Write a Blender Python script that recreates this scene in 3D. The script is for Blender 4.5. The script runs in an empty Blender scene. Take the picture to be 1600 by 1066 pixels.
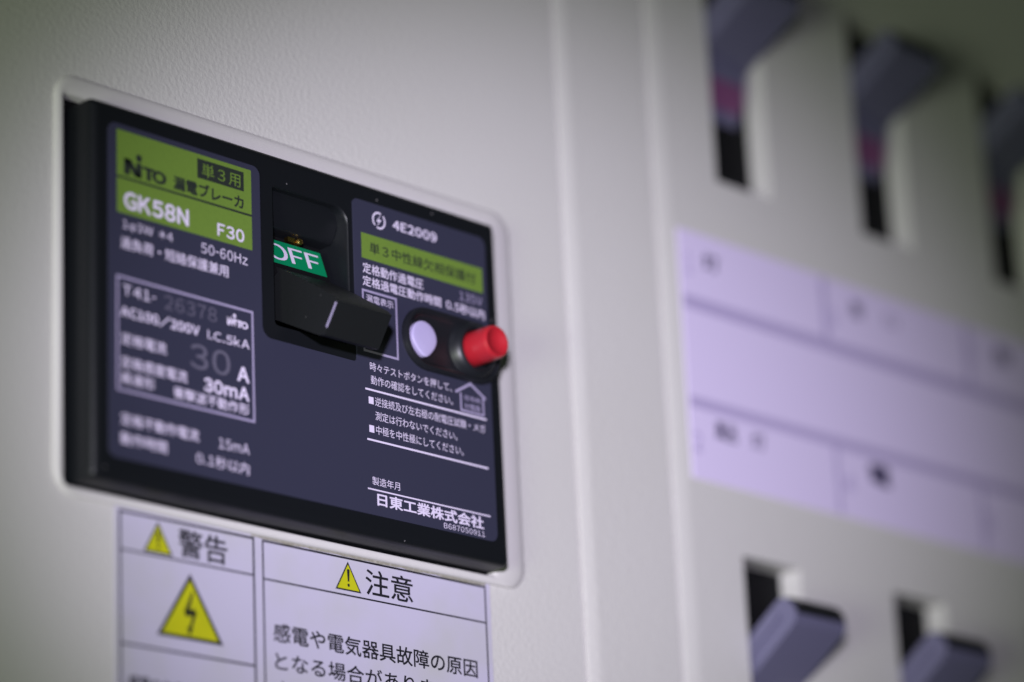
import bpy, bmesh, math, random
from mathutils import Vector, Matrix

scene = bpy.context.scene
COL = scene.collection
S = 0.00075                       # one drawing unit = 0.75 mm


def W(x, y, n):
    """panel coordinates (across, up, out of the panel) in units -> world metres"""
    return Vector((x * S, -n * S, y * S))


# ------------------------------------------------------------------ camera
CAMM = ((0.70044291, -0.04430394, 0.71233201),
        (-0.2010412, 0.94540856, 0.25648603),
        (-0.68480812, -0.32286191, 0.65329781))
r_, u_, b_ = [Vector((a[0], -a[2], a[1])) for a in CAMM]
cam_d = bpy.data.cameras.new('camera')
cam = bpy.data.objects.new('camera', cam_d)
COL.objects.link(cam)
cam.matrix_world = Matrix(((r_.x, u_.x, b_.x, b_.x * 600 * S),
                           (r_.y, u_.y, b_.y, b_.y * 600 * S),
                           (r_.z, u_.z, b_.z, b_.z * 600 * S),
                           (0, 0, 0, 1)))
cam_d.sensor_width = 36.0
cam_d.lens = 5000.0 / 1600.0 * 36.0
cam_d.clip_start = 0.01
cam_d.clip_end = 20.0
cam_d.dof.use_dof = True
cam_d.dof.focus_distance = 557.5 * S
cam_d.dof.aperture_fstop = 7.7
cam_d.dof.aperture_blades = 9
scene.camera = cam

# ------------------------------------------------------------------ world and lamps
world = bpy.data.worlds.new('World')
scene.world = world
world.use_nodes = True
bg = world.node_tree.nodes['Background']
bg.inputs[0].default_value = (0.80, 1.0, 0.72, 1)
bg.inputs[1].default_value = 0.025


def spot(name, pos, aim, power, color, angle, blend, radius):
    d = bpy.data.lights.new(name, 'SPOT')
    d.energy = power
    d.color = color
    d.spot_size = math.radians(angle)
    d.spot_blend = blend
    d.shadow_soft_size = radius
    o = bpy.data.objects.new(name, d)
    COL.objects.link(o)
    o.location = W(*pos)
    o.rotation_euler = (W(*aim) - W(*pos)).to_track_quat('-Z', 'Y').to_euler()
    return o


spot('key_lamp', (-515, -135, 480), (2, -18, 0), 16.3, (0.90, 0.85, 1.05), 18.3, 1.0, 0.012)
spot('left_fill', (-900, -300, 420), (-110, -10, 0), 7.4, (0.86, 1.0, 0.72), 60, 1.0, 0.10)  # added greenish fill, lifts and tints the left side; no seen source

vs = scene.view_settings
vs.view_transform = 'Standard'
vs.look = 'None'
vs.exposure = 0.0
vs.gamma = 1.0
vs.use_curve_mapping = False
scene.render.engine = 'CYCLES'
scene.cycles.use_denoising = True
scene.cycles.max_bounces = 6


# ------------------------------------------------------------------ materials
def mat(name, color, rough=0.5, bump=0.0, bscale=900.0, var=0.0, vscale=60.0, spec=0.5,
        var_color=None, coat=0.0, detail=3.0):
    m = bpy.data.materials.new(name)
    m.use_nodes = True
    nt = m.node_tree
    b = nt.nodes['Principled BSDF']
    b.inputs['Base Color'].default_value = (*color, 1)
    b.inputs['Roughness'].default_value = rough
    b.inputs['Specular IOR Level'].default_value = spec
    b.inputs['Coat Weight'].default_value = coat
    tc = nt.nodes.new('ShaderNodeTexCoord')
    if var > 0:
        nz = nt.nodes.new('ShaderNodeTexNoise')
        nz.inputs['Scale'].default_value = vscale
        nz.inputs['Detail'].default_value = 5
        nt.links.new(tc.outputs['Object'], nz.inputs['Vector'])
        rp = nt.nodes.new('ShaderNodeValToRGB')
        rp.color_ramp.elements[0].position = 0.45
        rp.color_ramp.elements[1].position = 0.75
        vc = var_color or tuple(c * (1 - var) for c in color)
        rp.color_ramp.elements[0].color = (*color, 1)
        rp.color_ramp.elements[1].color = tuple(c0 * (1 - var) + c1 * var for c0, c1 in zip(color, vc)) + (1,)
        nt.links.new(nz.outputs['Fac'], rp.inputs['Fac'])
        nt.links.new(rp.outputs['Color'], b.inputs['Base Color'])
    if bump > 0:
        nb = nt.nodes.new('ShaderNodeTexNoise')
        nb.inputs['Scale'].default_value = bscale
        nb.inputs['Detail'].default_value = detail
        nt.links.new(tc.outputs['Object'], nb.inputs['Vector'])
        bp = nt.nodes.new('ShaderNodeBump')
        bp.inputs['Strength'].default_value = 1.0
        bp.inputs['Distance'].default_value = bump
        nt.links.new(nb.outputs['Fac'], bp.inputs['Height'])
        nt.links.new(bp.outputs['Normal'], b.inputs['Normal'])
    return m


PAINT = mat('cover_paint', (0.60, 0.585, 0.565), 0.55, bump=0.0001, bscale=1550, var=0.5, vscale=22,
            var_color=(0.57, 0.555, 0.52), detail=2.0)
TRIM = mat('ivory_plastic', (0.62, 0.60, 0.585), 0.42, bump=0.00002, bscale=900)
BLACK = mat('black_plastic', (0.006, 0.007, 0.009), 0.42, bump=0.00002, bscale=1500, spec=0.35)
HANDLE = mat('handle_plastic', (0.008, 0.009, 0.0095), 0.5, bump=0.00003, bscale=1800, spec=0.3)
GLOSS = mat('glossy_black_plastic', (0.010, 0.011, 0.014), 0.38, spec=0.4)
DARK = mat('dark_cavity', (0.004, 0.004, 0.005), 0.7, spec=0.15)
SLATE = mat('slate_label', (0.032, 0.033, 0.059), 0.42, bump=0.000012, bscale=2500, spec=0.5)
GREEN = mat('lime_print', (0.135, 0.225, 0.034), 0.5, var=0.6, vscale=2200, var_color=(0.115, 0.195, 0.03))
WHITEP = mat('white_print', (0.70, 0.63, 0.80), 0.5)
GREYP = mat('grey_print', (0.115, 0.108, 0.155), 0.5)
LINEP = mat('lavender_print', (0.34, 0.30, 0.45), 0.5)
INKD = mat('dark_ink', (0.020, 0.026, 0.022), 0.5)
OFFG = mat('off_green', (0.0, 0.22, 0.085), 0.4)
RED = mat('red_plastic', (0.40, 0.014, 0.024), 0.36, bump=0.00004, bscale=1500, spec=0.6)
LILAC = mat('pale_button', (0.47, 0.42, 0.66), 0.45)
BRASS = mat('brass', (0.8, 0.55, 0.15), 0.25)
BRASS.node_tree.nodes['Principled BSDF'].inputs['Metallic'].default_value = 1.0
PAPER = mat('sticker_paper', (0.52, 0.49, 0.62), 0.45, var=0.8, vscale=75, var_color=(0.47, 0.465, 0.46))
INK = mat('black_ink', (0.015, 0.015, 0.02), 0.6, spec=0.2)
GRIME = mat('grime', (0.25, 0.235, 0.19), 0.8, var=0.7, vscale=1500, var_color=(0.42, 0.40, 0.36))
YELLOW = mat('warning_yellow', (0.50, 0.50, 0.01), 0.45, var=0.5, vscale=300, var_color=(0.40, 0.42, 0.01))
CARD = mat('lilac_card', (0.71, 0.62, 0.87), 0.55)
CARDLINE = mat('card_line', (0.46, 0.39, 0.62), 0.55)
CARDINK = mat('card_ink', (0.06, 0.05, 0.11), 0.5)
LEVER = mat('lever_plastic', (0.125, 0.120, 0.200), 0.45, bump=0.00003, bscale=900)
PINK = mat('pink_marker', (0.18, 0.06, 0.15), 0.5)


def dust(m, scale=230.0, size=0.04, tone=(0.11, 0.105, 0.11)):
    """sparse pale dust specks"""
    nt = m.node_tree
    b = nt.nodes['Principled BSDF']
    tc = nt.nodes.new('ShaderNodeTexCoord')
    vo = nt.nodes.new('ShaderNodeTexVoronoi')
    vo.inputs['Scale'].default_value = scale
    nt.links.new(tc.outputs['Object'], vo.inputs['Vector'])
    lt = nt.nodes.new('ShaderNodeMath')
    lt.operation = 'LESS_THAN'
    lt.inputs[1].default_value = size
    nt.links.new(vo.outputs['Distance'], lt.inputs[0])
    mx = nt.nodes.new('ShaderNodeMix')
    mx.data_type = 'RGBA'
    nt.links.new(lt.outputs[0], mx.inputs[0])
    mx.inputs[6].default_value = b.inputs['Base Color'].default_value
    mx.inputs[7].default_value = (*tone, 1)
    nt.links.new(mx.outputs[2], b.inputs['Base Color'])


dust(BLACK)
dust(HANDLE, 420.0, 0.05, (0.045, 0.045, 0.045))


# ------------------------------------------------------------------ geometry helpers
class MB:
    """collects geometry in panel units; origin = the base of its thing"""

    def __init__(self, origin=(0, 0, 0)):
        self.bm = bmesh.new()
        self.o = Vector(origin)

    def v(self, p):
        q = Vector(p) - self.o
        return self.bm.verts.new(W(*q))

    def face(self, pts):
        vv = [self.v(p) for p in pts]
        return self.bm.faces.new(vv)

    def box(self, x0, x1, y0, y1, n0, n1, bevel=0.0, seg=3):
        P = [(x0, y0), (x1, y0), (x1, y1), (x0, y1)]
        self.prism(P, n0, n1, bevel, seg)

    def prism(self, poly, n0, n1, bevel=0.0, seg=3, hole=None):
        """poly in (x, y), counter-clockwise, from n0 (back) to n1 (front); bevel on the front rim and the sides"""
        a = [self.v((x, y, n0)) for x, y in poly]
        b = [self.v((x, y, n1)) for x, y in poly]
        k = len(poly)
        fs = [self.bm.faces.new(b), self.bm.faces.new(a[::-1])]
        for i in range(k):
            j = (i + 1) % k
            fs.append(self.bm.faces.new((a[i], a[j], b[j], b[i])))
        self._bevel(fs, bevel, seg)

    def _bevel(self, fs, bevel, seg):
        if bevel > 0:
            es = list({e for f in fs for e in f.edges})
            es = [e for e in es if len(e.link_faces) == 2 and e.calc_face_angle(0) > 0.5]
            bmesh.ops.bevel(self.bm, geom=es, offset=bevel * S, segments=seg, affect='EDGES', profile=0.5,
                            clamp_overlap=True)

    def flat(self, poly, n):
        self.face([(x, y, n) for x, y in poly])

    def rect(self, x0, x1, y0, y1, n):
        self.flat([(x0, y0), (x1, y0), (x1, y1), (x0, y1)], n)

    def stroke(self, pts, w, n, closed=False):
        k = len(pts)
        for i in range(k if closed else k - 1):
            a, b = Vector(pts[i]), Vector(pts[(i + 1) % k])
            d = (b - a).normalized()
            q = Vector((-d.y, d.x)) * w / 2
            e = d * w * 0.48
            z = n + 0.002 * i
            self.flat([tuple(a - e - q), tuple(b + e - q), tuple(b + e + q), tuple(a - e + q)], z)

    def extrude_x(self, prof, x0, x1, bevel=0.0, seg=3):
        """prof in (n, y) swept along x"""
        a = [self.v((x0, y, n)) for n, y in prof]
        b = [self.v((x1, y, n)) for n, y in prof]
        k = len(prof)
        fs = [self.bm.faces.new(b), self.bm.faces.new(a[::-1])]
        for i in range(k):
            j = (i + 1) % k
            fs.append(self.bm.faces.new((a[i], a[j], b[j], b[i])))
        self._bevel(fs, bevel, seg)

    def loft(self, loops, close_last=True, close_first=False):
        rows = [[self.v(p) for p in L] for L in loops]
        k = len(rows[0])
        for r0, r1 in zip(rows, rows[1:]):
            for i in range(k):
                j = (i + 1) % k
                self.bm.faces.new((r0[i], r0[j], r1[j], r1[i]))
        if close_last:
            self.bm.faces.new(rows[-1])
        if close_first:
            self.bm.faces.new(rows[0][::-1])

    def lathe(self, cx, cy, prof, k=40, sx=1.0):
        """prof: list of (radius, n)"""
        self.loft([[(cx + r * sx * math.cos(2 * math.pi * i / k), cy + r * math.sin(2 * math.pi * i / k), n)
                    for i in range(k)] for r, n in prof])

    def text(self, body, x0, x1, ym, h, n, bold=0.0):
        """lettering fitted into a box; bold = how far the strokes are thickened, in em"""
        vs_, fs_ = lay_out(body)
        xs = [p[0] for p in vs_]
        ys = [p[1] for p in vs_]
        ax, bx, ay, by = min(xs), max(xs), min(ys), max(ys)
        fx = (x1 - x0) / (bx - ax + 2 * bold)
        fy = h / (by - ay + 2 * bold)
        if bold > 0.006:
            k = 6
            offs = [(bold * math.cos(2 * math.pi * i / k), bold * math.sin(2 * math.pi * i / k)) for i in range(k)]
        else:
            offs = [(0, 0)]
        for i, (ox, oy) in enumerate(offs):
            vv = [self.v((x0 + (p[0] + ox - ax + bold) * fx, ym - h / 2 + (p[1] + oy - ay + bold) * fy, n + 0.004 * i)) for p in vs_]
            for f in fs_:
                self.bm.faces.new([vv[j] for j in f])

    def build(self, name, material, parent=None, smooth=True, normals=True):
        if normals:
            bmesh.ops.recalc_face_normals(self.bm, faces=self.bm.faces[:])
        me = bpy.data.meshes.new(name)
        self.bm.to_mesh(me)
        self.bm.free()
        for m in (material if isinstance(material, (list, tuple)) else [material]):
            me.materials.append(m)
        if smooth:
            me.polygons.foreach_set('use_smooth', [True] * len(me.polygons))
            me.set_sharp_from_angle(angle=math.radians(38))
        o = bpy.data.objects.new(name, me)
        COL.objects.link(o)
        if parent:
            o.parent = parent
        return o


GLYPHS = {}


def glyph(ch):
    """flat outline of one character, in em"""
    if ch == '-':                     # a short hyphen
        return [(0.0, 0.32), (0.26, 0.32), (0.26, 0.40), (0.0, 0.40)], [(0, 1, 2, 3)]
    if ch == 'I':                     # a plain bar, as printed
        return [(0.0, 0.0), (0.085, 0.0), (0.085, 0.74), (0.0, 0.74)], [(0, 1, 2, 3)]
    if ch not in GLYPHS:
        c = bpy.data.curves.new('glyph_curve', 'FONT')
        c.body = chr(ord(ch) + 0xFEE0) if 33 <= ord(ch) <= 126 else ch     # wide gothic forms for latin
        c.resolution_u = 4
        o = bpy.data.objects.new('glyph_curve', c)
        COL.objects.link(o)
        me = bpy.data.meshes.new_from_object(o.evaluated_get(bpy.context.evaluated_depsgraph_get()))
        bpy.data.objects.remove(o)
        bpy.data.curves.remove(c)
        GLYPHS[ch] = ([tuple(v.co[:2]) for v in me.vertices], [tuple(p.vertices) for p in me.polygons])
        bpy.data.meshes.remove(me)
    return GLYPHS[ch]


def lay_out(body, gap=0.15):
    vs_, fs_, x = [], [], 0.0
    for ch in body:
        if ch == ' ':
            x += 0.45
            continue
        gv, gf = glyph(ch)
        k = len(vs_)
        if ord(ch) < 0x2000:
            lo_, hi_ = min(p[0] for p in gv), max(p[0] for p in gv)
            dx, adv = x - lo_ + gap / 2, hi_ - lo_ + gap
        else:
            dx, adv = x, 1.0
        vs_ += [(p[0] + dx, p[1]) for p in gv]
        fs_ += [tuple(i + k for i in f) for f in gf]
        x += adv
    return vs_, fs_


def rrect(x0, x1, y0, y1, r, k=8):
    """rounded rectangle, counter-clockwise; r may be one radius or four (bl, br, tr, tl)"""
    rr = r if isinstance(r, (tuple, list)) else (r,) * 4
    out = []
    for (cx, cy, a0, q) in ((x0, y0, 180, rr[0]), (x1, y0, 270, rr[1]), (x1, y1, 0, rr[2]), (x0, y1, 90, rr[3])):
        ox = cx + (q if cx == x0 else -q)
        oy = cy + (q if cy == y0 else -q)
        for i in range(k + 1):
            a = math.radians(a0 + 90 * i / k)
            out.append((ox + q * math.cos(a), oy + q * math.sin(a)))
    return out


def arc(cx, cy, r, a0, a1, k=8):
    return [(cx + r * math.cos(math.radians(a0 + (a1 - a0) * i / k)), cy + r * math.sin(math.radians(a0 + (a1 - a0) * i / k)))
            for i in range(k + 1)]


def stadium(x0, x1, cy, r, k=14):
    return arc(x0, cy, r, 90, 270, k) + arc(x1, cy, r, 270, 450, k)


def empty(name, pos):
    o = bpy.data.objects.new(name, None)
    o.empty_display_size = 0.01
    COL.objects.link(o)
    o.location = W(*pos)
    return o


def tag(o, label, cat, group=None):
    o['label'] = label
    o['category'] = cat
    if group:
        o['group'] = group
    return o


def holed_sheet(mb, xs, ys, n, n_back, holes):
    """a sheet with rectangular holes whose rims are walls from n back to n_back"""
    xs = sorted(set(xs) | {h[0] for h in holes} | {h[1] for h in holes})
    ys = sorted(set(ys) | {h[2] for h in holes} | {h[3] for h in holes})

    def inside(a, b, c, d):
        return any(h[0] <= a and b <= h[1] and h[2] <= c and d <= h[3] for h in holes)
    for a, b in zip(xs, xs[1:]):
        for c, d in zip(ys, ys[1:]):
            if not inside(a, b, c, d):
                mb.rect(a, b, c, d, n)
    for x0, x1, y0, y1 in holes:
        ring = [(x0, y0), (x1, y0), (x1, y1), (x0, y1)]
        for i in range(4):
            p, q = ring[i], ring[(i + 1) % 4]
            mb.face([(*p, n), (*q, n), (*q, n_back), (*p, n_back)])


# ------------------------------------------------------------------ the covers
X_SEAM, X_SEAM2 = 16.3, 43.2
N2, N3 = 0.55, 1.15                 # how far the strip and the switch cover stand out
YB, YT = -230.0, 230.0

WIN = (-106.3, -8.2, -47.1, 21.0)        # the opening for the breaker
m = MB((-50, 0, 0))
holed_sheet(m, (-300, X_SEAM - 0.9), (YB, YT), 0.0, -6.0, [WIN])
m.face([(X_SEAM - 0.9, YB, 0), (X_SEAM - 0.9, YT, 0), (X_SEAM - 0.25, YT, -0.7), (X_SEAM - 0.25, YB, -0.7)])
m.face([(X_SEAM - 0.25, YB, -0.7), (X_SEAM - 0.25, YT, -0.7), (X_SEAM - 0.25, YT, -5), (X_SEAM - 0.25, YB, -5)])
cover = m.build('panel_cover', PAINT, normals=False)
cover.location = W(-50, 0, 0)
tag(cover, 'wide off-white textured metal cover around the black breaker', 'panel cover')


def raised_sheet(mb, x0, x1, n, n_low, run):
    """left edge rolled up from n_low to n over run, then flat to x1 with a rolled right edge"""
    prof = [(x0, -5.0), (x0, n_low - 0.25)]
    for t, f in ((0.0, 0.0), (0.06, 0.16), (0.16, 0.30), (0.4, 0.58), (0.7, 0.86), (0.88, 0.97), (1.0, 1.0)):
        prof.append((x0 + run * t, n_low + (n - n_low) * f))
    prof.append((x1, n))
    return prof


def sweep_y(mb, prof):
    for (xa, na), (xb, nb) in zip(prof, prof[1:]):
        mb.face([(xa, YB, na), (xb, YB, nb), (xb, YT, nb), (xa, YT, na)])


m = MB((29, 0, 0))
sweep_y(m, raised_sheet(m, X_SEAM, X_SEAM2 - 1.0, N2, 0.0, 3.3) + [(X_SEAM2 - 0.35, N2 - 0.6), (X_SEAM2 - 0.3, -5)])
strip = m.build('cover_strip', PAINT)
strip.location = W(29, 0, 0)
tag(strip, 'narrow smooth off-white upright strip between the two wider covers', 'cover strip')

# the slots of the switch cover
PITCH = 48.0
OX, OY = 3.35, 1.65
SL_W = (58.4 + OX, 76.2 + OX)
UP_Y, LOW_Y = (46.0 + OY, 98.0 + OY), (-86.0 + OY, -33.6 + OY)
slots = [(SL_W[0] + PITCH * i, SL_W[1] + PITCH * i, *yy) for yy in (UP_Y, LOW_Y) for i in range(-0, 5)]
m = MB((150, 0, 0))
NB = N3 - 5.3
holed_sheet(m, (X_SEAM2 + 4.2, 420), (YB, YT), N3, NB - 1, slots)
sweep_y(m, raised_sheet(m, X_SEAM2, X_SEAM2 + 4.2, N3, N2, 4.0))
swc = m.build('switch_cover', PAINT, normals=False)
swc.location = W(150, 0, 0)
tag(swc, 'off-white switch cover with rows of upright slots for levers', 'switch cover')

# ------------------------------------------------------------------ ivory trim round the breaker
m = MB((-50, -14, 0))
outer = dict(x0=-107.8, x1=0.2, y0=-48.5, y1=25.0)
inner = dict(x0=WIN[0] + 0.05, x1=WIN[1] - 0.05, y0=WIN[2] + 0.05, y1=WIN[3] - 0.05)
K = 8
lo = rrect(outer['x0'], outer['x1'], outer['y0'], outer['y1'], 4.6, K)
li = rrect(inner['x0'], inner['x1'], inner['y0'], inner['y1'], 0.7, K)
loops = []
for t, n in ((0, -0.2), (0.0, 0.2), (0.06, 0.48), (0.18, 0.72), (0.35, 0.86), (0.6, 0.95), (0.86, 0.92), (0.96, 0.8), (1.0, 0.55), (1.0, -5.5)):
    loops.append([(a[0] * (1 - t) + b[0] * t, a[1] * (1 - t) + b[1] * t, n) for a, b in zip(lo, li)])
m.loft(loops, close_last=False)
trim = m.build('window_trim', TRIM)
trim.location = W(-50, -14, 0)
tag(trim, 'rounded ivory plastic trim framing the black breaker', 'trim')

# ------------------------------------------------------------------ the main breaker
BO = (-57, -14, 0)
main = empty('main_breaker', BO)
tag(main, 'large black circuit breaker with slate label, OFF handle and red test button', 'circuit breaker')
FN = 6.2                                    # front of the body
LN = 6.5                                    # front of the label plate
bx0, bx1, by0, by1 = -104.6, -9.6, -46.6, 19.2
wx0, wx1, wy0, wy1 = -65.0, -47.2, -12.6, 13.2   # handle well

# body: side walls with a chamfered front edge, front face with the well cut out
m = MB(BO)
ro = rrect(bx0, bx1, by0, by1, 0.8, 4)
lp = []
for ins, n in ((0, -6.0), (0, FN - 1.3), (0.25, FN - 0.55), (0.8, FN - 0.12), (1.5, FN)):
    lp.append([(x, y, n) for x, y in rrect(bx0 + ins, bx1 - ins, by0 + ins, by1 - ins, 0.8, 4)])
m.loft(lp, close_last=False)
fx0, fx1, fy0, fy1 = bx0 + 1.5, bx1 - 1.5, by0 + 1.5, by1 - 1.5
ring_o = lp[-1]
# front face as one ring polygon fan between the outer loop and the well rectangle
kx = len(ring_o)
well = rrect(wx0, wx1, wy0, wy1, (0.8, 0.8, 3.0, 0.8), 4)
vo = [m.v(p) for p in ring_o]
vw = [m.v((x, y, FN)) for x, y in well]
for i in range(kx):
    j = (i + 1) % kx
    m.bm.faces.new((vo[i], vo[j], vw[j], vw[i]))
# well walls, rounded at the lip
wl = []
for ins, n in ((0, FN), (0.12, FN - 0.15), (0.2, FN - 0.5), (0.25, -4.5)):
    wl.append([(x, y, n) for x, y in rrect(wx0 + ins, wx1 - ins, wy0 + ins, wy1 - ins, (0.8, 0.8, 3.0, 0.8), 4)])
m.loft(wl, close_last=True)
body = m.build('body', BLACK, main)

# near-black filler standing in for the shade in the gap around the body
m = MB(BO)
m.box(WIN[0] + 0.15, WIN[1] - 0.15, WIN[2] + 0.15, WIN[3] - 0.15, -8, -0.9, 0.1, 1)
m.build('gap_shade_fill', DARK, main)

# sloped upper part of the well, a curved apron above the OFF tab
m = MB(BO)
prof = [(-3.5, 13.0), (FN - 1.6, 13.0)]
for i in range(9):
    t = i / 8
    prof.append((FN - 2.0 - 1.9 * t ** 1.7, 12.6 - 5.0 * t))
prof += [(1.9, 7.3), (-3.5, 7.3)]
m.extrude_x(prof, wx0 + 0.3, wx1 - 0.4, 0.25, 2)
m.build('well_apron', BLACK, main)

# small brass contact and spring seen in the gap above the OFF tab
m = MB(BO)
m.lathe(-54.6, 6.4, [(0.75, 0.2), (0.75, 1.5), (0.5, 1.9), (0.2, 2.0)], 16)
m.box(-57.2, -55.6, 6.0, 6.9, 0.4, 1.4, 0.15, 2)
m.build('brass_contact', BRASS, main)

# label plate: a U-shaped sheet around the well
LX0, LX1, LY0, LY1 = -101.3, -12.9, -42.7, 15.5
CX0, CX1, CY = -68.1, -46.1, -15.4
poly = (arc(LX0 + 1.6, LY0 + 1.6, 1.6, 180, 270, 6) + arc(LX1 - 1.6, LY0 + 1.6, 1.6, 270, 360, 6)
        + arc(LX1 - 1.6, LY1 - 1.6, 1.6, 0, 90, 6) + arc(CX1 + 1.0, LY1 - 1.0, 1.0, 90, 180, 6)
        + arc(CX1 - 1.0, CY + 1.0, 1.0, 360, 270, 6) + arc(CX0 + 2.0, CY + 2.0, 2.0, 270, 180, 6)
        + arc(CX0 - 1.6, LY1 - 1.6, 1.6, 0, 90, 6) + arc(LX0 + 1.6, LY1 - 1.6, 1.6, 90, 180, 6))
m = MB(BO)
m.prism(poly, FN + 0.005, LN, 0.08, 2)
plate = m.build('label_plate', SLATE, main)

# lime green printed bands
m = MB(BO)
m.rect(-99.6, -70.1, 6.25, 14.45, LN + 0.03)
m.rect(-99.6, -70.1, -0.3, 5.85, LN + 0.03)
m.rect(-99.6, -70.1, 5.85, 6.25, LN + 0.02)
m.bm.faces.ensure_lookup_table()
m.bm.faces[2].material_index = 1
band = m.build('green_band', [GREEN, INKD], main, smooth=False)
m = MB(BO)
m.rect(-44.35, -14.0, 4.5, 9.3, LN + 0.03)
band2 = m.build('green_band', GREEN, main, smooth=False)


def logo(mb, x0, x1, ym, h, n):
    """the maker's mark: N whose right stem carries a dot, then small T and O"""
    w = x1 - x0

    def P(pts):
        mb.flat([(x0 + a * w, ym - h / 2 + b * h) for a, b in pts], n)
    P([(0, 0), (0.14, 0), (0.14, 0.74), (0, 0.74)])
    P([(0.0, 0.74), (0.16, 0.74), (0.41, 0.0), (0.25, 0.0)])
    P([(0.285, 0), (0.415, 0), (0.415, 0.66), (0.285, 0.66)])
    mb.flat([(x0 + 0.352 * w + 0.165 * h * math.cos(i * math.pi / 8), ym - h / 2 + 0.90 * h + 0.175 * h * math.sin(i * math.pi / 8)) for i in range(16)], n)
    P([(0.44, 0.46), (0.72, 0.46), (0.72, 0.60), (0.44, 0.60)])
    P([(0.53, 0), (0.63, 0), (0.63, 0.46), (0.53, 0.46)])
    k = 28
    for i in range(k):
        a0, a1 = 2 * math.pi * i / k, 2 * math.pi * (i + 1) / k
        q = []
        for a, ro, rv in ((a0, 0.17, 0.30), (a1, 0.17, 0.30), (a1, 0.085, 0.165), (a0, 0.085, 0.165)):
            q.append((0.83 + ro * math.cos(a), 0.295 + rv * math.sin(a)))
        P(q)


T1 = LN + 0.06
# dark lettering on the green bands
m = MB(BO)
logo(m, -98.1, -89.0, 8.7, 3.9, T1)
m.flat([(-82.2, 10.1), (-71.8, 10.1), (-71.8, 13.65), (-82.2, 13.65)], T1)
m.text('漏電ブレーカ', -87.5, -71.9, 7.95, 2.6, T1, 0.035)
m.build('lettering', INKD, band, smooth=False, normals=False)
m = MB(BO)
m.text('単３用', -81.2, -72.6, 11.8, 2.5, T1 + 0.04)
m.build('green_lettering', GREEN, band, smooth=False)
m = MB(BO)
m.text('単３中性線欠相保護付', -42.4, -15.8, 6.85, 2.25, T1, 0.012)
m.build('lettering', INKD, band2, smooth=False, normals=False)

LEFT = [
    ('GK58N', -98.14, -84.21, 2.15, 3.15, 0.035), ('F30', -77.91, -71.90, 1.76, 2.33, 0.025),
    ('1φ3W *4', -98.44, -87.75, -2.37, 1.93, 0), ('50-60Hz', -81.55, -71.25, -2.44, 1.85, 0.004),
    ('過負荷・短絡保護兼用', -98.88, -75.62, -5.49, 2.17, 0.008), ('T41-', -98.50, -91.53, -13.75, 1.79, 0.01),
    ('AC100/200V', -98.94, -82.19, -17.50, 2.13, 0.04), ('I.C.5kA', -80.41, -71.19, -17.63, 1.71, 0.012),
    ('定格電流', -98.9, -89.38, -22.2, 2.05, 0.01), ('A', -74.05, -71.33, -23.21, 2.72, 0.04),
    ('定格感度電流', -98.95, -84.96, -26.23, 2.10, 0.01), ('30mA', -81.39, -71.42, -26.62, 2.48, 0.04),
    ('高速形', -98.97, -91.89, -28.93, 1.98, 0.01), ('衝撃波不動作形', -87.91, -71.47, -29.3, 2.01, 0.012),
    ('定格不動作電流', -99.01, -82.62, -35.94, 2.08, 0.01), ('動作時間', -99.1, -89.45, -39.24, 2.06, 0.01),
    ('15mA', -78.32, -71.64, -36.27, 1.78, 0.004), ('0.1秒以内', -83.21, -71.72, -39.72, 2.10, 0.004)]
RIGHT = [
    ('4E2009', -36.47, -25.48, 12.60, 1.86, 0.03),
    ('定格動作過電圧', -44.23, -29.32, 2.70, 2.0, 0.01),
    ('定格過電圧動作時間 0.5秒以内', -44.33, -13.84, 0.25, 1.95, 0.012), ('漏電表示', -43.6, -37.0, -2.95, 1.45, 0.004),
    ('時々テストボタンを押して、', -43.21, -23.08, -15.60, 1.62, 0.006),
    ('動作の確認をしてください。', -43.10, -22.97, -18.06, 1.67, 0.006),
    ('■逆接続及び左右極の耐電圧試験・メガ', -43.78, -14.98, -21.9, 1.67, 0.006),
    ('測定は行わないでください。', -42.28, -22.19, -24.54, 1.66, 0.004),
    ('■中極を中性極にしてください。', -43.84, -20.74, -27.12, 1.66, 0.006),
    ('製造年月', -43.51, -36.89, -36.55, 1.51, 0.0),
    ('日東工業株式会社', -42.47, -16.36, -39.75, 2.35, 0.03), ('B687050911', -26.42, -16.19, -41.75, 1.0, 0.0)]
m = MB(BO)
for t in LEFT + RIGHT:
    m.text(*t[:5], T1, t[5])
logo(m, -76.05, -71.42, -13.95, 2.1, T1)
# rules between the notes
m.rect(-44.5, -14.5, -20.15, -19.8, T1)
m.rect(-44.4, -14.6, -29.35, -29.0, T1)
m.rect(-44.6, -14.6, -38.28, -38.02, T1)
# round approval mark: broken ring with a bolt
for a0, a1 in ((15, 160), (195, 340)):
    m.stroke(arc(-39.9, 12.5, 1.45, a0 + 60, a1 + 60, 12), 0.34, T1)
m.flat([(-40.5, 11.2), (-39.9, 12.2), (-40.5, 12.25), (-39.3, 13.9), (-39.9, 12.75), (-39.25, 12.7)], T1)
m.build('white_lettering', WHITEP, plate, smooth=False, normals=False)

m = MB(BO)
m.text('26378', -89.69, -78.35, -13.95, 2.5, T1, 0.002)
m.text('30', -84.30, -75.51, -22.1, 4.4, T1, 0.012)
m.build('grey_lettering', GREYP, plate, smooth=False, normals=False)

m = MB(BO)
w = 0.42
for x0, x1, y0, y1 in ((-99.85, -70.2, -31.3, -11.4), (-44.6, -36.1, -13.1, -1.4)):
    m.rect(x0, x1, y1 - w, y1, T1)
    m.rect(x0, x1, y0, y0 + w, T1)
    m.rect(x0, x0 + w, y0 + w, y1 - w, T1)
    m.rect(x1 - w, x1, y0 + w, y1 - w, T1)
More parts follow.
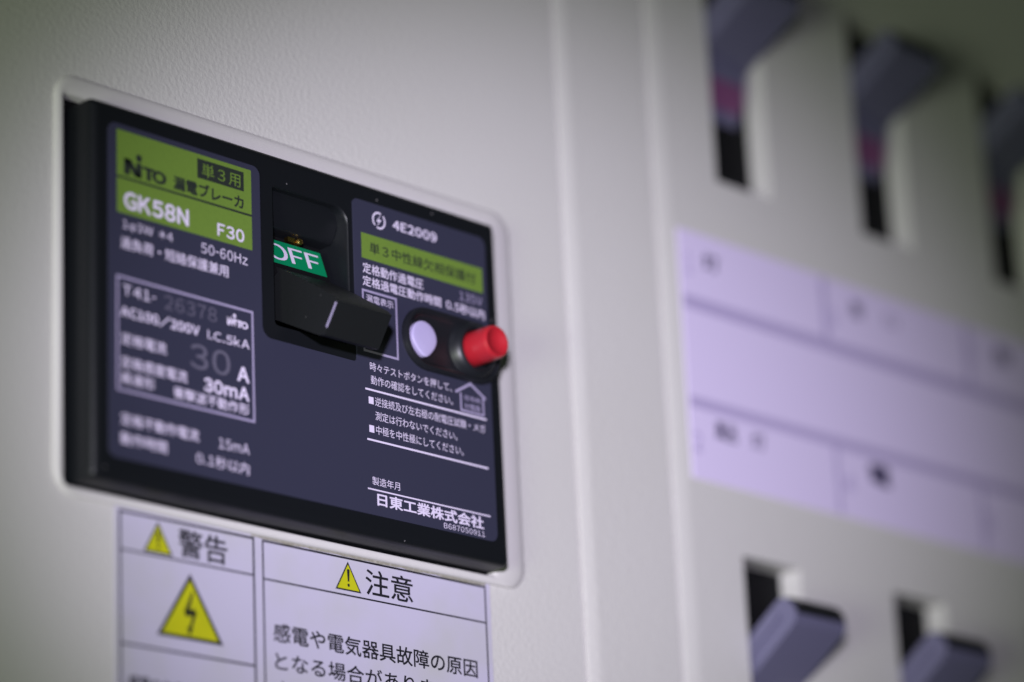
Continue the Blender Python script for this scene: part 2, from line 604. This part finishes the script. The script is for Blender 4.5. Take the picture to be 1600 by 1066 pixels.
# house mark
m.stroke([(-22.0, -16.0), (-18.3, -13.9), (-14.7, -16.0)], 0.5, T1)
m.stroke([(-20.9, -16.2), (-20.9, -19.3), (-15.2, -19.3), (-15.2, -16.2)], 0.4, T1)
m.text('住宅用', -20.1, -16.0, -16.75, 1.0, T1, 0.01)
m.text('分電盤', -20.1, -16.0, -18.3, 1.1, T1, 0.01)
m.text('135V', -20.20, -14.31, 2.72, 1.7, T1, 0.004)
m.build('lavender_lines', LINEP, plate, smooth=False, normals=False)

# OFF tab on the drum above the handle
HX0, HX1 = -62.3, -49.8
m = MB(BO)
prof = [(0.2, 5.9), (1.55, 5.5), (2.2, 3.6), (2.95, 1.8), (3.6, 0.0), (4.2, -1.8), (2.0, -3)]
m.extrude_x(prof, wx0 + 0.6, HX1 + 0.2)
m.build('drum', DARK, main)
m = MB(BO)
A, Bq = Vector((-64.6, 5.25, 1.75 + 0.10)), Vector((-64.6, 0.2, 3.52 + 0.12))
tx1 = -50.1
m.face([(A.x, A.y, A.z), (A.x, Bq.y, Bq.z), (tx1, Bq.y, Bq.z), (tx1, A.y, A.z)])
tab = m.build('off_tab', OFFG, main, smooth=False)
m = MB(BO)
gv, gf = lay_out('OFF', 0.12)
xs = [p[0] for p in gv]
ys = [p[1] for p in gv]
X0, X1 = -63.3, -51.1
nrm = Vector((0, 1.77, 5.05)).normalized()
for i, sh in enumerate((-0.12, 0.0, 0.12)):
    vv = []
    for q in gv:
        fx = (q[0] - min(xs)) / (max(xs) - min(xs))
        fy = (q[1] - min(ys)) / (max(ys) - min(ys))
        p = A.lerp(Bq, 0.16 + 0.68 * (1 - fy)) + nrm * (0.06 + 0.004 * i)
        vv.append(m.v((X0 + (X1 - X0) * fx + sh, p.y, p.z)))
    for f in gf:
        m.bm.faces.new([vv[j] for j in f])
m.build('lettering', WHITEP, tab, smooth=False)

# the handle: tapering paddle pointing out and down
m = MB(BO)
prof = [(3.4, -0.4), (10.0, -4.5), (18.4, -10.2), (19.3, -11.2), (15.8, -16.4), (14.3, -16.1), (4.0, -10.6), (0.0, -9.0), (-1.0, -3.0)]
m.extrude_x(prof, HX0, HX1, 0.8, 4)
handle = m.build('handle', HANDLE, main)
# pale line along the left edge of the tip
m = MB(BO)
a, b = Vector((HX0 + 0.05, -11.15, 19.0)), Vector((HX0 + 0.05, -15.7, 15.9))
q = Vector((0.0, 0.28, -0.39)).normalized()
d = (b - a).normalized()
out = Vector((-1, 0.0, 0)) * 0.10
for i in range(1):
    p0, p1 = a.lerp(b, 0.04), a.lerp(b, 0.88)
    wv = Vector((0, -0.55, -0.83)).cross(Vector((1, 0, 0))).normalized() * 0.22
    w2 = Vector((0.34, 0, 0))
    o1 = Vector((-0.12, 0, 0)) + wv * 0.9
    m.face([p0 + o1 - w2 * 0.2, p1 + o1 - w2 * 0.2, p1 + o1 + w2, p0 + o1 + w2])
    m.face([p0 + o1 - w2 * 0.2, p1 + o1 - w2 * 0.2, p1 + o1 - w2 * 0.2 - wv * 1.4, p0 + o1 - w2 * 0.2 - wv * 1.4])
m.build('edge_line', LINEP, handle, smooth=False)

# button housing: raised stadium with a hollow between the two buttons
HC = -7.7
m = MB(BO)
loops = []
for grow, n in ((0.35, FN), (0.3, LN + 0.5), (0.1, LN + 0.95), (-0.3, LN + 1.12), (-0.65, LN + 1.0), (-0.95, LN + 0.5), (-1.4, LN + 0.2), (-3.4, LN + 0.12)):
    loops.append([(x, y, n) for x, y in stadium(-29.2, -16.6, HC, 5.6 + grow)])
m.loft(loops)
housing = m.build('button_housing', GLOSS, main)
m = MB(BO)
m.lathe(-17.7, HC + 0.1, [(5.7, LN + 0.1), (5.4, LN + 0.7), (5.0, LN + 1.4), (4.6, LN + 1.85), (4.2, LN + 2.0), (3.8, LN + 1.8), (3.8, LN + 0.4)], 48)
m.build('button_collar', GLOSS, main)
# white push indicator, a drop shape
m = MB(BO)
drop = []
for i in range(40):
    a = 2 * math.pi * i / 40
    rr = 3.1
    x, y = rr * math.cos(a), rr * math.sin(a) * 1.02
    if y < 0:
        x *= 1 - 0.34 * (-y / rr) ** 1.5
        y *= 1.12
    drop.append((x, y))
m.loft([[(-30.45 + x * s, -7.9 + y * s, n) for x, y in drop] for s, n in ((1.0, LN), (1.0, LN + 0.95), (0.96, LN + 1.08), (0.85, LN + 1.14), (0.4, LN + 1.18))])
m.build('indicator_button', LILAC, main)
# red test button with a dished end
m = MB(BO)
m.lathe(-17.5, HC + 0.45, [(3.2, LN), (3.15, 12.1), (3.08, 12.6), (2.9, 12.95), (2.6, 13.05), (2.2, 12.85), (1.5, 12.4), (0.7, 12.15)], 48)
m.build('test_button', RED, main)

# ------------------------------------------------------------------ the warning sticker
SO = (-52, -70, 0)
sticker = empty('warning_sticker', SO)
tag(sticker, 'white sticker with black Japanese text and yellow triangles under the breaker', 'sticker')
SN = 0.12
m = MB(SO)
m.prism(rrect(-95.2, -9.0, -130, -48.4, 0.4, 3), 0.01, SN, 0.0)
sheet = m.build('sheet', PAPER, sticker, smooth=False)
m = MB(SO)
n = SN + 0.03
LWD = 0.34


def frame(x0, x1, y0, y1, w):
    m.rect(x0, x1, y1 - w, y1, n)
    m.rect(x0, x1, y0, y0 + w, n)
    m.rect(x0, x0 + w, y0 + w, y1 - w, n)
    m.rect(x1 - w, x1, y0 + w, y1 - w, n)


frame(-94.4, -65.3, -126, -48.9, 0.42)
frame(-63.6, -10.1, -126, -49.0, 0.36)
m.rect(-93.98, -65.72, -55.7, -55.4, n)
m.rect(-93.98, -65.72, -71.3, -70.95, n)
m.rect(-63.24, -10.46, -55.95, -55.65, n)
m.build('border_lines', INK, sticker, smooth=False)
m = MB(SO)
m.text('警告', -81.9, -71.3, -52.45, 4.9, n, 0.016)
m.text('注意', -39.8, -28.4, -52.6, 4.7, n, 0.012)
m.text('感電や電気器具故障の原因', -61.40, -12.98, -64.7, 3.35, n, 0.016)
m.text('となる場合があります。', -61.2, -17.9, -69.6, 3.2, n, 0.014)
m.text('感電のおそれがあります', -92.63, -67.2, -77.3, 2.45, n, 0.02)
m.text('点検や清掃の際は必ず電源を', -61.3, -12.98, -74.6, 3.2, n, 0.014)
m.build('lettering', INK, sticker, smooth=False, normals=False)


# brown grime along the joint between sticker and trim
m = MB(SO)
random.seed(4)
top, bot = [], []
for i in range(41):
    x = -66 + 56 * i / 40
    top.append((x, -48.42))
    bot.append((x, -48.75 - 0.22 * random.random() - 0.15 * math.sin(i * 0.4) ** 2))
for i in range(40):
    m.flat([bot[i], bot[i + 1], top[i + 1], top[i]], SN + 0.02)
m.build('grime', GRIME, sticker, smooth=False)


def tri_sign(apex, bl, br, w):
    mb = MB(SO)
    mb.flat([apex, bl, br], n + 0.02)
    cx, cy = (apex[0] + bl[0] + br[0]) / 3, (apex[1] + bl[1] + br[1]) / 3
    f = 1 - w
    q = [(cx + (p[0] - cx) * f, cy + (p[1] - cy) * f) for p in (apex, bl, br)]
    o = mb.build('warning_triangle', INK, sticker, smooth=False)
    mb = MB(SO)
    mb.flat(q, n + 0.05)
    mb.build('yellow_field', YELLOW, o, smooth=False)
    return o


def mark(parent, pts_list):
    mb = MB(SO)
    for p in pts_list:
        mb.flat(p, n + 0.08)
    mb.build('symbol', INK, parent, smooth=False)


def exclaim(cx, y0, y1):
    h = y1 - y0
    return [[(cx - 0.055 * h, y0 + 0.30 * h), (cx + 0.055 * h, y0 + 0.30 * h), (cx + 0.10 * h, y1 - 0.06 * h), (cx + 0.05 * h, y1), (cx - 0.05 * h, y1), (cx - 0.10 * h, y1 - 0.06 * h)],
            [(cx + 0.09 * h * math.cos(i * math.pi / 6), y0 + 0.10 * h + 0.09 * h * math.sin(i * math.pi / 6)) for i in range(12)]]


t = tri_sign((-86.2, -49.7), (-89.3, -55.15), (-83.1, -55.15), 0.17)
mark(t, exclaim(-86.2, -54.4, -51.3))
t = tri_sign((-79.5, -57.5), (-86.6, -68.7), (-72.5, -68.7), 0.15)
mark(t, [[(-79.1, -60.4), (-80.9, -64.2), (-79.9, -64.2), (-78.9, -60.8)], [(-80.9, -63.9), (-80.5, -64.9), (-78.2, -64.3), (-78.6, -63.4)],
         [(-78.9, -63.9), (-78.2, -63.9), (-79.4, -67.0), (-79.9, -67.0)], [(-80.3, -66.6), (-79.0, -66.6), (-79.8, -68.2)]])
t = tri_sign((-43.9, -49.75), (-46.95, -55.0), (-40.9, -55.0), 0.15)
mark(t, exclaim(-43.9, -54.3, -51.1))

# ------------------------------------------------------------------ circuit name card on the switch cover
CO = (150, 6, N3)
card = empty('circuit_card', CO)
tag(card, 'lilac circuit name card with ruled cells and dark writing between the lever rows', 'name card')
m = MB(CO)
m.prism(rrect(44.75, 420, -19.9, 32.5, 0.3, 3), N3 + 0.005, N3 + 0.25, 0.08, 2)
m.build('card_sheet', CARD, card)
m = MB(CO)
n = N3 + 0.29
m.rect(45.2, 419, 15.6, 18.5, n)
m.rect(45.2, 419, -5.2, -2.9, n)
for i in range(7):
    x = 90.4 + PITCH * 1.04 * i
    m.rect(x - 0.7, x + 1.1, 18.6, 32.2, n)
    m.rect(x - 0.4, x + 1.0, -19.6, -5.3, n)
m.build('ruled_lines', CARDLINE, card, smooth=False)
n = N3 + 0.33
for t in (('灯', 51.9, 57.0, 26.9, 3.6, 0.03), ('居', 99.3, 103.6, 27.2, 3.7, 0.02), ('口', 111.31, 115.3, 27.1, 2.4, 0.0),
          ('台', 150.5, 156.8, 27.8, 4.5, 0.04), ('風呂', 52.3, 58.7, -8.8, 3.8, 0.03), ('灯', 63.5, 67.7, -8.8, 3.6, 0.02),
          ('電', 101.2, 108.4, -8.9, 4.6, 0.05), ('室', 160, 166, -8.9, 4.4, 0.03)):
    m = MB(CO)
    m.text(*t[:5], n, t[5])
    m.build('cell_lettering', CARDINK, card, smooth=False, normals=False)
for t in (('1', 46.6, 48.4, 25.4, 4.6), ('3', 91.9, 94.3, 23.6, 4.2), ('5', 140.0, 142.7, 26.0, 4.0), ('2', 45.6, 48.0, -12.3, 4.2),
          ('4', 92.4, 95.8, -12.6, 4.2), ('6', 140.2, 144.0, -12.8, 4.3)):
    m = MB(CO)
    m.text(*t[:5], n, 0.03)
    m.build('cell_number', CARDLINE, card, smooth=False, normals=False)

card.location = W(CO[0] + OX, CO[1] + OY, CO[2])

# ------------------------------------------------------------------ branch breakers behind the slots
BX = (SL_W[0] + SL_W[1]) / 2


def rot(p, a):
    c, s = math.cos(a), math.sin(a)
    return (p[0] * c - p[1] * s, p[0] * s + p[1] * c)


def branch(name, ymid, tilt, label, grp):
    """lever pivots at (n = NB - 3, ymid); tilt = angle of the lever above the panel normal, in (n, y)"""
    o0 = (BX, ymid, NB)
    e = empty(name, o0)
    tag(e, label, 'breaker', grp)
    mb = MB(o0)
    mb.box(BX - 11.5, BX + 11.5, ymid - 33, ymid + 33, NB - 30, NB, 0.4, 2)
    mb.build('body', DARK, e)
    hw = 4.6
    # drum
    mb = MB(o0)
    R = 9.0
    cn = NB - 5.2
    mb.extrude_x([(cn + R * math.cos(a), ymid + 15.0 * math.sin(a)) for a in [math.radians(-75 + 150 * i / 20) for i in range(21)]], BX - hw - 2.6, BX + hw + 0.4, 0.3, 2)
    mb.build('drum', LEVER, e)
    # marker on the drum, below the lever
    mb = MB(o0)
    pr = []
    for i in range(7):
        a = math.radians(-41 + 25 * i / 6)
        pr.append(((cn + (R + 0.15) * math.cos(a), ymid + 15.3 * math.sin(a))))
    for (na, ya), (nb, yb) in zip(pr, pr[1:]):
        mb.face([(BX - hw - 2.2, ya, na), (BX + hw, ya, na), (BX + hw, yb, nb), (BX - hw - 2.2, yb, nb)])
    mb.build('marker', PINK, e)
    # lever with a shallow groove on its side
    tl = tilt
    mb = MB(o0)
    L0, L1, tk = 4.0, 26.3, 3.3
    prof = [rot(p, tl) for p in ((L0, -tk), (L1 - 2.6, -tk), (L1 - 1.4, -tk + 0.3), (L1 - 0.4, -tk + 1.2), (L1, -tk + 2.4),
                                 (L1, tk - 2.0), (L1 - 0.4, tk - 0.9), (L1 - 1.4, tk - 0.2), (L1 - 2.4, tk), (L0, tk))]
    prof = [(cn + a, ymid + b) for a, b in prof]
    mb.extrude_x(prof, BX - hw - 3.4, BX + hw + 2.8, 0.7, 3)
    lev = mb.build('lever', LEVER, e)
    mb = MB(o0)
    prof = [rot(p, tl) for p in ((L0 + 2, 0.0), (L1 - 4.0, 0.0), (L1 - 3.4, 0.8), (L1 - 4.0, 1.6), (L0 + 2, 1.6))]
    mb.extrude_x([(cn + a, ymid + b) for a, b in prof], BX - hw - 4.1, BX - hw - 3.2, 0.25, 2)
    mb.build('side_rib', LEVER, lev)
    mb = MB(o0)
    prof = [rot(p, tl) for p in ((L1 - 1.0, -tk + 1.0), (L1 + 0.1, -tk + 1.5), (L1 + 0.5, -tk + 2.6), (L1 + 0.5, tk - 2.2), (L1 + 0.1, tk - 1.2), (L1 - 1.0, tk - 0.6))]
    mb.extrude_x([(cn + a, ymid + b) for a, b in prof], BX - hw - 2.8, BX + hw + 2.3, 0.5, 3)
    mb.build('lever_cap', HANDLE, lev)
    return e


def copy_tree(o, parent=None):
    c = o.copy()
    COL.objects.link(c)
    c.parent = parent
    for ch in o.children:
        copy_tree(ch, c)
    return c


GRP = 'lever breakers in the switch cover slots'
upper = branch('branch_breaker', 75.0 + OY, math.radians(31), 'upper-row lever breaker beside the cover strip, its lever tip cut by the picture top', GRP)
lower = branch('branch_breaker', -61.0 + OY, math.radians(36), 'lower-row lever breaker nearest the cover strip, with a grooved slate-blue lever', GRP)
for src, labs in ((upper, ['upper-row lever breaker in the middle slot, whole lever in view',
                           'upper-row lever breaker at the picture edge, only its lower lever visible']),
                  (lower, ['lower-row lever breaker farther from the cover strip, only its lever top visible'])):
    for i, lab in enumerate(labs):
        c = copy_tree(src)
        c.location = src.location + W(PITCH * (i + 1), 0, 0)
        c['label'] = lab
